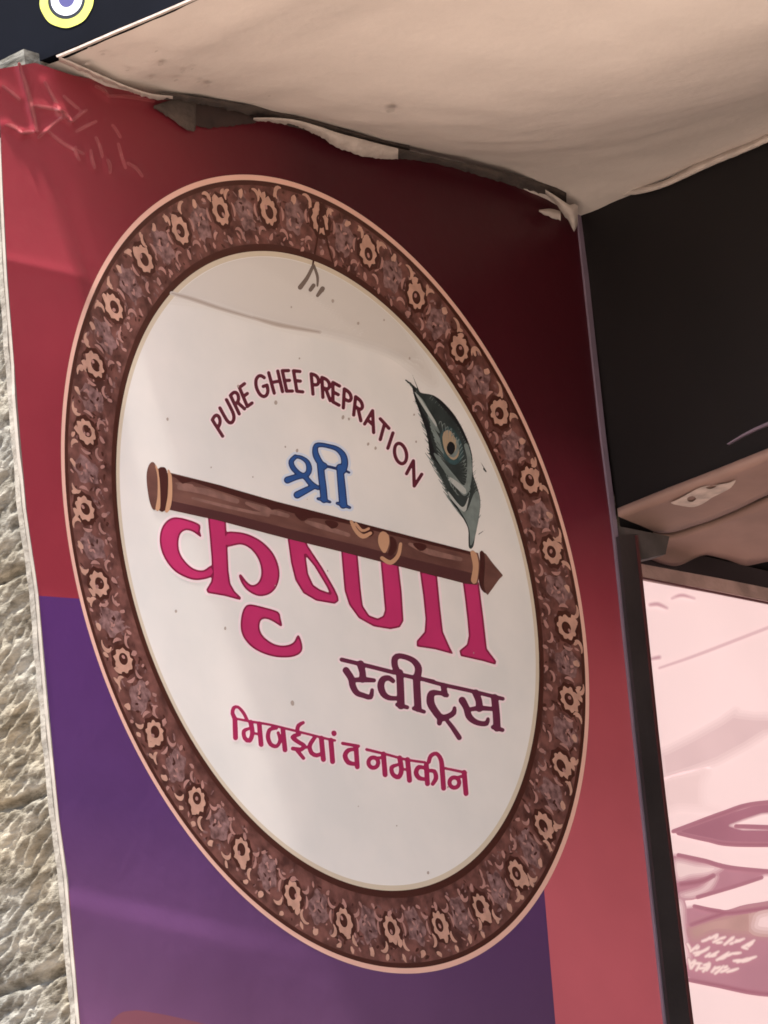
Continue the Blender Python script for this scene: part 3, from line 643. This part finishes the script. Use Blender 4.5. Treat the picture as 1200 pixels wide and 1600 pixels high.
# ------------------------------------------------------------------ stone pillar (rough sandstone, street face towards -x)
pil = empty('stone_pillar', (-.75, .3, 0), 'rough grey beige sandstone pillar at the left edge, behind the sign', 'pillar')
nz_, ny_ = 620, 90; pys = np.linspace(60, 1950, nz_); E3 = on_y(edge_x(pys) - .5, pys, .006)
COURSE = [(310, .24), (905, .26), (1262, .27), (1549, .29)]                # joints in photo px at the left picture edge (x = 0)
cz = [on_x(0., float(c), E3[200][0])[2] for c, _ in COURSE] + [ZC - 1.05, ZC + .95]
V = []; Fc = []
for i in range(nz_):
    for j in range(ny_):
        y = .006 + .36 * (j / (ny_ - 1)) ** 1.15; z_ = E3[i][2]
        u = y * math.cos(.55) + z_ * math.sin(.55) * -1; v_ = y * math.sin(.55) + z_ * math.cos(.55)
        n1 = noise.fractal(Vector((y * 9, z_ * 9, 3.)), 1., 2.1, 5)
        n2 = noise.fractal(Vector(((y * .85 - z_ * .53) * 26, (y * .53 + z_ * .85) * 85, 7.)), .8, 2.0, 5)
        d = .0045 * n1 + .0075 * n2
        for c in cz: d -= .018 * math.exp(-((z_ - c - .006 * noise.noise(Vector((y * 20, c, 0)))) / .006) ** 2) * min(1, y / .03)
        k = min(1, y / .02); d = d * k + (1 - k) * .0035 * noise.noise(Vector((z_ * 60, 0, 1.)))
        V.append((E3[i][0] - d - .004 * k, y, z_))
for i in range(nz_ - 1):
    for j in range(ny_ - 1):
        a = i * ny_ + j; Fc.append((a, a + 1, a + ny_ + 1, a + ny_))
o = mesh('rough_face', V, Fc, M['stone'], pil, True)
box('shaft', -.68, XB + .03, .0205, 1.2, 0, ZC + .635, M['stone'], pil)
box('shaft_face', -.765, -.683, .3655, 1.2, 0, ZC + .635, M['stone'], pil)
yy = np.linspace(240, 1940, 120); wv = np.array([5 + 2.5 * noise.noise(Vector((q / 47., 0, 0))) + .8 * noise.noise(Vector((q / 15., 3, 0))) for q in yy])
strip('mortar_edge', np.stack([edge_x(yy) - 2 - wv * .5, yy], 1), np.maximum(wv, 1.5), .014, .010, M['mortar'], pil)

# ------------------------------------------------------------------ canopy: soffit sheet, slab
can = empty('canopy', tuple(P1), 'cream plaster underside of the canopy slab above the sign', 'canopy')
nx_, ny2 = 60, 90; X = np.linspace(XF + .012, XB + .004, nx_); V = []; Fc = []
for y in .03 - 3.4 * np.linspace(0, 1, ny2) ** 1.6:
    for x in X:
        zz = soffit_z(x, y) + .004 * noise.noise(Vector((x * 3, y * 3, 0))) + .010 * math.exp(-((y + .05) / .12) ** 2) * noise.noise(Vector((x * 5, 2, 0)))
        zz -= .004 * noise.noise(Vector((x * 14, y * 14, 5)))
        V.append((x, y, zz))
for j in range(ny2 - 1):
    for i in range(nx_ - 1): a = j * nx_ + i; Fc.append((a, a + 1, a + nx_ + 1, a + nx_))
mesh('soffit', V, Fc, M['soffit'], can, True)
box('slab', XF + .012, XB + .5, -3.4, 1.2, SCW[:, 2].max() + .03, SCW[:, 2].max() + .28, M['wall'], can)
def lip(name, pts, m, y=-.012, t=.007, parent=can, dep=.03):
    """rounded ragged plaster bead; pts = (x, y_top, y_bottom) in photo px"""
    P = catmull(pts, step=2.5); n = len(P); V = []; Fc = []; prof = [(0, 0), (.25, .9), (.55, 1), (.85, .75), (1, 0)]
    for q in P:
        jz = 2.6 * noise.noise(Vector((q[0] / 8., q[1] / 8., 0))) + 1.6 * noise.noise(Vector((q[0] / 3., q[1] / 3., 4)))
        for a, b in prof:
            V.append(on_y(q[0], q[1] + (q[2] + jz - q[1]) * a, y - t * b - dep * (1 - a)))
    k = len(prof)
    for i in range(n - 1):
        for j in range(k - 1): Fc.append((i * k + j, i * k + j + 1, (i + 1) * k + j + 1, (i + 1) * k + j))
    return mesh(name, V, Fc, m, parent, True)
lip('plaster_edge', [(92,88,96),(120,100,108),(160,118,126),(200,135,142),(235,146,154),(270,150,156)], M['flake'])
lip('plaster_edge', [(250,146,156),(285,148,158),(340,156,168),(400,166,182),(450,178,196),(520,196,214),(580,214,226),(640,228,240)], M['gap'])  # dark bead colour stands in for the shaded gap above the sign
lip('plaster_flake', [(396,184,188),(430,184,192),(465,188,198),(500,198,214),(530,208,232),(560,216,242),(590,224,248),(622,232,249)], M['flake'], y=-.016)
lip('plaster_edge', [(600,226,246),(660,240,252),(740,258,272),(800,272,290),(850,286,304),(885,296,322)], M['gap'])  # shade of the gap put into this bead's colour as well
lip('plaster_flake', [(852,296,302),(868,306,318),(880,314,336),(890,320,348),(897,318,362),(903,322,352)], M['flake'], y=-.016, t=.008)
lip('plaster_flake', [(842,328,332),(860,326,340),(876,330,345)], M['flake'], y=-.016, t=.006, dep=.004)
lip('torn_backing', [(240,165,168),(262,158,182),(285,152,198),(302,154,206),(306,156,196)], M['gap'], y=-.008, t=.004, dep=.006)
lip('torn_backing', [(300,160,196),(330,164,200),(370,172,196),(400,180,192)], mat('brown_backing', (.026, .012, .009), rough=.9, var=.3, scale=30), y=-.006, t=.003, dep=.004)
# ragged plaster along the housing
P = catmull([(884,326,334),(900,322,332),(925,306,314),(960,298,307),(1000,294,303),(1040,284,292),(1080,262,274),(1120,244,256),(1160,230,240),(1215,204,216),(1290,176,186)], step=7)
V = []; Fc = []; prof = [(0, .0), (.35, .9), (.8, .9), (1., .0)]
for q in P:
    for a, b in prof: V.append(on_x(q[0], q[1] - 3 + (q[2] - q[1] + 3) * a + .8 * noise.noise(Vector((q[0] / 11., 0, 0))), XB - .006 - .010 * b))
for i in range(len(P) - 1):
    for j in range(3): Fc.append((i * 4 + j, (i + 1) * 4 + j, (i + 1) * 4 + j + 1, i * 4 + j + 1))
mesh('plaster_edge', V, Fc, M['flake'], can, True)
# specks of dirt on the soffit
def on_soffit(px, py, dz):
    p = on_plane(px, py, P1, SN)
    for _ in range(6): p = on_plane(px, py, np.array([p[0], p[1], soffit_z(p[0], p[1]) - dz]), np.array([0., 0., 1.]))
    return p
for x, y, r in [(285,112,5),(322,134,5),(250,100,5),(160,85,4),(135,100,5),(300,108,3),(275,125,4),(245,80,3),(612,173,7),(140,75,4),(150,112,4),(310,128,3),(236,122,3),(420,150,2.5),(200,110,3)]:
    q = [on_soffit(x + r * math.cos(t) * random.uniform(.5, 1.6), y + r * .5 * math.sin(t) * random.uniform(.5, 1.4) - r * .3 * math.cos(t), .009) for t in np.linspace(0, 5.6, 9)]
    mesh('dirt_mark', q, [tuple(range(9))], M['dirt2'], can)

# ------------------------------------------------------------------ signboard above with round emblem
fa = empty('fascia_board', (XF, 0, P1[2]), 'dark navy signboard with a lime ringed emblem at the top left corner', 'signboard')
zf = on_x(170., 51., XF)[2]; zr = on_x(80., 91., XF)[2]
def fz(y): return np.interp(y, [-.6, .0], [on_x(292., 0., XF)[2], zr]) if y > -.6 else on_x(292., 0., XF)[2]
yA = on_x(292., 0., XF); yB = on_x(36., 106., XF); yC = on_x(-30., 66., XF)
sl_ = (yA[2] - yB[2]) / (yA[1] - yB[1]); zend = yB[2] + sl_ * (-3.5 - yB[1])
pts = [(-3.5, zend), (yB[1], yB[2]), (yC[1] + .0, yB[2] + .012), (1.2, yB[2] + .012), (1.2, ZC + 1.6), (-3.5, ZC + 1.6)]
n = len(pts); V = [(XF, a, b) for a, b in pts] + [(XF + .05, a, b) for a, b in pts]
mesh('board', V, [tuple(range(n)), tuple(range(2 * n - 1, n - 1, -1))] + [(i, i + n, (i + 1) % n + n, (i + 1) % n) for i in range(n)], M['navy'], fa)
q = np.array([(88, 87), (120, 74), (180, 48), (240, 23), (300, -3), (360, -29), (480, -80)], float); q[:, 1] += 1.0
strip('edge_trim', q, 3.2, XF + .001, .006, M['flake'], fa, ax='x')
def disc(name, c, r0, r1, m, lay, parent, n=96, wob=.0):
    V = []; th = np.linspace(0, 2 * np.pi, n, endpoint=False)
    for r in (r0, r1):
        rr = r * (1 + (wob * np.sin(th * 9) if r == r1 else 0))
        V.append(on_x(c[0] + rr * np.cos(th), c[1] + rr * 1.03 * np.sin(th) - .06 * rr * np.cos(th), XF - .0006 * lay))
    V = np.concatenate(V); return mesh(name, V, [(i, (i + 1) % n, n + (i + 1) % n, n + i) for i in range(n)], m, parent)
em = disc('emblem', (104, 0), 29, 42, M['lime'], 2, fa, wob=.008); disc('emblem_gap', (104, 0), 24, 29.5, M['black'], 1, em)
disc('emblem_ring', (104, -1), 12, 24.5, M['off'], 2, em); disc('emblem_center', (104, -2), .3, 12.5, M['ultra'], 2, em)
uw = empty('upper_wall', (XF, 0, ZC + 1), 'plain plaster shop wall above the canopy and the navy signboard', 'wall')
box('wall_face', XF + .06, XF + .3, -3.5, 1.2, ZC + .98, ZC + 4.2, M['wall'], uw)

# ------------------------------------------------------------------ shutter housing (dark) and its underside
sh = empty('shutter_housing', (XB, -1.5, ZB), 'dark brown shutter housing beside the right edge of the sign, under the canopy', 'housing')
b0 = on_x(965., 806., XB); b1 = on_x(1200., 712., XB); sb = (b1[2] - b0[2]) / (b1[1] - b0[1]); zE = b0[2] + sb * (-3.4 - b0[1])
V = []
for x in (XB, XB + .012):
    V += [(x, -.0, b0[2]), (x, -3.4, zE), (x, -3.4, soffit_z(XB, -3.4) + .1), (x, -.0, soffit_z(XB, 0) + .1)]
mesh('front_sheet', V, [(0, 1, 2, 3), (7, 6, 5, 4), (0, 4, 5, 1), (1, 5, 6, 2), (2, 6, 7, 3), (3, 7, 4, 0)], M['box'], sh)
q = np.array([(1136, 694), (1160, 680), (1180, 670), (1215, 655), (1290, 622)], float)
strip('crease', q, [1.5, 3, 4, 5, 5], XB + .001, .006, M['trim'], sh, ax='x')
# boards beneath: planes through the lower edge of the front sheet going inwards
UN = np.cross(np.array([1., 0, 0]), np.array([0, -1., sb * -1.])); UN /= np.linalg.norm(UN)
ub = np.array([XB + .012, 0, b0[2]])
def under(px, py, dz=0.): return on_plane(px, py, ub + np.array([0, 0, dz]), UN)
def under_board(name, top, bot, dz, thick, m, label, wav=0.):
    T = catmull(top, step=8); B = catmull(bot, step=8); n = 60
    T = np.stack([np.interp(np.linspace(0, 1, n), np.linspace(0, 1, len(T)), T[:, k]) for k in (0, 1)], 1)
    B = np.stack([np.interp(np.linspace(0, 1, n), np.linspace(0, 1, len(B)), B[:, k]) for k in (0, 1)], 1)
    rows = 9; V = []; Fc = []
    for r in range(rows):
        P = T + (B - T) * r / (rows - 1); w3 = under(P[:, 0], P[:, 1], dz)
        for i in range(n): w3[i][2] += wav * noise.noise(Vector((i / 7., r / 3., dz * 99))) * (r > 0)
        V.append(w3)
    V = np.concatenate(V); m0 = len(V); V = np.concatenate([V, V + np.array([0, 0, thick])])
    for r in range(rows - 1):
        for i in range(n - 1):
            a = r * n + i; Fc.append((a, a + n, a + n + 1, a + 1)); Fc.append((m0 + a, m0 + a + 1, m0 + a + n + 1, m0 + a + n))
    for i in range(n - 1): Fc.append((i, i + 1, m0 + i + 1, m0 + i)); a = (rows - 1) * n + i; Fc.append((a, m0 + a, m0 + a + 1, a + 1))
    return mesh(name, V, Fc, m, sh, True)
u1 = under_board('underside_board', [(966,807),(1040,777),(1120,746),(1200,714),(1300,674)], [(1022,831),(1045,833),(1120,810),(1200,774),(1300,734)], -.006, .014, M['board'], None, .0015)
u2 = under_board('underside_board', [(1022,840),(1045,841),(1120,818),(1200,783),(1300,743)], [(1000,868),(1035,880),(1060,882),(1085,872),(1106,866),(1130,873),(1165,882),(1185,880),(1300,862)], .010, .010, M['board'], None, .004)
u2['label'] = 'lower underside board with a ragged wavy edge'
# faded printed flower on the first board
f = Field(1040, 745, 1160, 800, .8)
f.poly([(1048,786),(1060,780),(1085,766),(1100,760),(1118,758),(1140,754),(1150,750),(1142,762),(1128,770),(1112,778),(1100,786),(1085,792),(1068,791)])
f.poly([(1074,778),(1082,775),(1088,779),(1082,784),(1075,783)], sub=True); f.poly([(1102,762),(1112,759),(1120,760),(1110,764)], sub=True)
f.stroke([(1100,770,3),(1115,766,2)]); v, fc = f.fill(0)
mesh('flower_print', under(v[:, 0], v[:, 1], -.0088), fc, M['motif'], u1)
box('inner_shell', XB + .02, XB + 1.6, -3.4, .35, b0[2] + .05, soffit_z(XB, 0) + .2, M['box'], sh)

# ------------------------------------------------------------------ door post
dp = empty('door_post', on_y(1030., 1300., .0), 'black metal door post between the red sign edge and the lit pink poster', 'door post')
yy = np.linspace(836, 1950, 12); lx = right_x(yy) + 6; rx = np.interp(yy, [836, 862, 1200, 1600, 1950], [997, 1000, 1035, 1084, 1127])
strip('upright', np.stack([(lx + rx) / 2, yy], 1), rx - lx, .02, .032, M['post'], dp)
strip('edge_lip', np.stack([rx - 1.6, yy], 1), 3.2, -.0118, .003, mat('rust_red_metal', (.055, .012, .012), rough=.5), dp)
V = on_y(np.array([966., 1046., 1040., 1004., 968.]), np.array([822., 838., 866., 874., 850.]), -.004)
V = np.concatenate([V, V + np.array([0, .03, 0])])
mesh('corner_plate', V, [(0, 1, 2, 3, 4), (9, 8, 7, 6, 5)] + [(i, i + 5, (i + 1) % 5 + 5, (i + 1) % 5) for i in range(5)], mat('dusty_black_metal', (.05, .040, .038), rough=.7, var=.3, scale=30), dp)

# ------------------------------------------------------------------ poster with added glow inside the shop
YP = .12
po = empty('lit_poster', on_y(1110., 1250., YP), 'glowing pale pink panel with plum ribbons and white script inside the shop', 'display panel')
def poster_pt(px, py, lay): return on_y(px, py, YP - .0012 * lay)
px = np.array([975., 1300., 1330., 1065.]); py = np.array([886., 966., 1960., 1960.])
p = poster_pt(px, py, 0); p2 = p + np.array([0, .03, 0])
mesh('face_panel', np.concatenate([p, p2]), [(0, 3, 2, 1), (4, 5, 6, 7), (0, 1, 5, 4), (1, 2, 6, 5), (2, 3, 7, 6), (3, 0, 4, 7)], M['lit'], po)
def pprint(name, polys, m, lay, smooth=True, strokes=(), subs=(), blur=1, level=0., soft=0., ground='lit'):
    A = np.concatenate([np.asarray(q, float)[:, :2] for q in list(polys) + list(strokes)])
    f = Field(A[:, 0].min() - 8, A[:, 1].min() - 8, A[:, 0].max() + 8, A[:, 1].max() + 8, .9)
    for q in polys: f.poly(q, smooth)
    for q in subs: f.poly(q, smooth, True)
    for q in strokes: f.stroke(q)
    f.blur(blur)
    if soft:                                   # a printed edge that blends into the ground colour
        V = []; Fc = []; Fm = []; ms = []
        for i, t in enumerate((.2, .45, .7, 1.)):
            v, fc = f.fill(level + soft * (.5 - i / 3), 20)
            if not len(v): continue
            k = sum(len(q) for q in V); V.append(poster_pt(v[:, 0], v[:, 1], lay + .12 * i)); Fc += [tuple(q + k for q in z_) for z_ in fc]
            Fm += [len(ms)] * len(fc); c0 = M[ground].diffuse_color[:3]; c1 = m.diffuse_color[:3]
            ms.append(mat(m.name + '_blend', tuple(a_ + (b_ - a_) * t for a_, b_ in zip(c0, c1)), rough=.4, emit=EM) if t < 1 else m)
        return mesh(name, np.concatenate(V), Fc, ms, po, False, Fm)
    v, fc = f.fill(level, 20); return mesh(name, poster_pt(v[:, 0], v[:, 1], lay), fc, m, po)
pprint('ribbon', [[(1030,1176),(1042,1172),(1080,1153),(1125,1128),(1150,1110),(1152,1116),(1180,1119),(1285,1118),(1285,1142),(1195,1147),(1165,1166),(1120,1190),(1080,1204),(1035,1218)]], M['litmid'], 1, smooth=False, blur=4, soft=14)
pprint('ribbon', [[(1035,1220),(1080,1206),(1105,1204),(1098,1225),(1100,1258),(1120,1265),(1060,1262),(1040,1268)]], M['litsoft'], 1, blur=5, soft=14)
pprint('ribbon', [[(1050,1300),(1080,1290),(1130,1272),(1180,1257),(1285,1250),(1285,1264),(1190,1272),(1160,1282),(1140,1290),(1160,1296),(1285,1296),(1285,1318),(1180,1320),(1145,1318),(1105,1312),(1075,1305)]], M['litplum'], 2, smooth=False, blur=3, soft=4)
pprint('ribbon_edge', [], M['litdark'], 3, soft=4.5, blur=2, ground='litplum2', strokes=[[(1052,1299,2),(1080,1289,3),(1130,1271,4),(1180,1256,3),(1285,1249,3)], [(1060,1302,2),(1105,1312,3),(1150,1319,4),(1285,1319,4)], [(1150,1291,2),(1180,1292,3),(1285,1296,3)]])
pprint('ribbon', [[(1048,1334),(1062,1337),(1100,1345),(1150,1356),(1285,1367),(1195,1368),(1150,1384),(1090,1402),(1058,1408),(1058,1420),(1085,1416),(1120,1424),(1155,1424),(1285,1402),(1285,1540),(1190,1552),(1120,1540),(1080,1530),(1050,1522)]], M['litplum2'], 1, smooth=False, blur=3, soft=5)
pprint('ribbon_light', [[(1055,1345),(1090,1350),(1128,1354),(1110,1366),(1080,1370),(1058,1374)], [(1064,1398),(1095,1388),(1112,1372),(1120,1370),(1108,1390),(1080,1402)], [(1056,1413),(1062,1406),(1068,1415),(1070,1450),(1078,1500),(1066,1500),(1060,1450)]], M['litsoft'], 2, blur=4, soft=9, ground='litplum2')
pprint('ribbon_edge', [], M['litdark'], 3, soft=4.5, blur=2, ground='litplum2', strokes=[[(1060,1336,2),(1100,1345,3),(1150,1357,3),(1285,1368,2)], [(1064,1382,5),(1095,1377,5),(1115,1368,3)], [(1085,1416,2),(1120,1424,4),(1155,1425,4),(1285,1404,4)], [(1078,1531,3),(1120,1539,4),(1190,1552,5),(1285,1556,4)], [(1090,1402,2),(1150,1384,2.5),(1190,1371,2)], [(1080,1445,3),(1110,1434,4),(1135,1426,4)]])
pprint('ribbon', [[(1076,1450),(1105,1436),(1140,1428),(1180,1418),(1285,1408),(1285,1460),(1170,1462),(1120,1458),(1085,1470)]], M['litbrown'], 2, smooth=True, blur=4, soft=14, ground='litplum2')
pprint('ribbon_light', [[(1178,1438),(1196,1424),(1285,1420),(1285,1452),(1188,1456)]], M['litsoft'], 3, blur=4, soft=16, ground='litbrown')
z = zoomer(1040, 1420, 7.5); rngs = random.Random(5)
def script_line(pts, w): return [z([(a[0], a[1], w), ((a[0] + b[0]) / 2 + 6, (a[1] + b[1]) / 2, w * 1.15), (b[0], b[1], w * .8)]) for a, b in pts]
pprint('script_text', [], M['littext'], 4, soft=2.2, ground='litplum2', strokes=script_line([((430,380),(500,350)),((520,350),(600,300)),((560,390),(640,350)),((640,350),(700,330)),((690,420),(780,335)),((740,380),(800,330)),((810,390),(920,350)),((830,370),(870,380)),((900,450),(1040,370)),((910,455),(960,470)),((970,440),(1030,380)),
     ((255,410),(290,490)),((290,500),(375,425)),((330,520),(420,500)),((400,520),(510,450)),((420,500),(500,470)),((510,560),(620,500)),((540,555),(590,540)),((600,600),(740,510)),((620,590),(700,570)),((690,560),(790,520)),((790,525),(880,515)),
     ((270,590),(290,700)),((300,700),(350,610)),((330,640),(420,640)),((440,735),(510,630)),((450,660),(520,640)),((480,720),(520,650)),((580,760),(680,670)),((580,700),(640,680)),((650,740),(740,700)),((720,740),(850,700)),
     ((800,610),(900,600)),((840,625),(960,580)),((900,620),(1000,590)),((960,590),(1060,560)), ((470,370),(520,330)), ((580,350),(610,300)), ((600,400),(660,390)), ((760,410),(790,395)), ((360,470),(390,440)), ((350,545),(400,525)), ((470,560),(520,520)), ((720,545),(760,535)), ((300,640),(340,600)), ((360,720),(400,640)), ((400,700),(460,690)), ((540,740),(580,680)), ((690,690),(720,670))], 31), blur=1)
pprint('crack_line', [], M['litplum2'], 2, soft=4, strokes=[[(1030,1044,1.5),(1085,1025,2.5),(1140,1004,2.8),(1215,975,2.8)], [(1016,945,4),(1028,944,5),(1042,950,3)], [(1015,1030,3),(1030,1027,5)], [(1050,935,2),(1065,930,4),(1085,935,2)]], blur=2)
strip('top_rail', np.array([(985., 887.), (1001., 891.), (1060., 902.), (1120., 913.), (1200., 929.), (1300., 949.)]), 20., YP + .01, .024, M['rail'], po)
strip('rail_lip', np.array([(985., 899.), (1060., 914.), (1120., 926.), (1200., 942.), (1300., 962.)]), 2.5, YP - .014, .003, mat('wine_metal', (.10, .03, .035), rough=.5), po)  # dark line painted as the rail's shadow along its lower edge
op = empty('entrance_side_wall', (0, -2.1, 0), 'dark maroon side wall of the entrance opposite the sign, under the canopy', 'wall')
box('side_face', XF + .06, XB - .01, -2.3, -2.1, 0, SCW[:, 2].min() - .02, mat('maroon_plaster', (.10, .035, .035), rough=.8, var=.2, scale=4), op)  # added out of view to block light and redden the bounce
st = empty('shop_plinth', (0, 0, 0), 'dark granite plinth and steps in front of the shop', 'steps')
for k in range(2): box('step', -1.9 + .32 * k, 3., -3.45, 1.1, .15 * k + .002, .15 * (k + 1), mat('dark_granite', (.035, .032, .032), rough=.5, var=.3, scale=40), st, .004)  # added dark slabs, out of view, that cut the bounce onto the soffit
# dark room behind
rm = empty('shop_interior', (XB + .8, .2, 0), 'dark inner wall of the shop above the lit poster', 'wall')
box('side_wall', XB + .03, XB + 1.6, YP + .035, YP + .18, 0, b0[2] + .045, M['dark'], rm)
box('rear_wall', XB + 1.6, XB + 1.75, -3.4, YP + .18, 0, ZC + .6, M['dark'], rm)
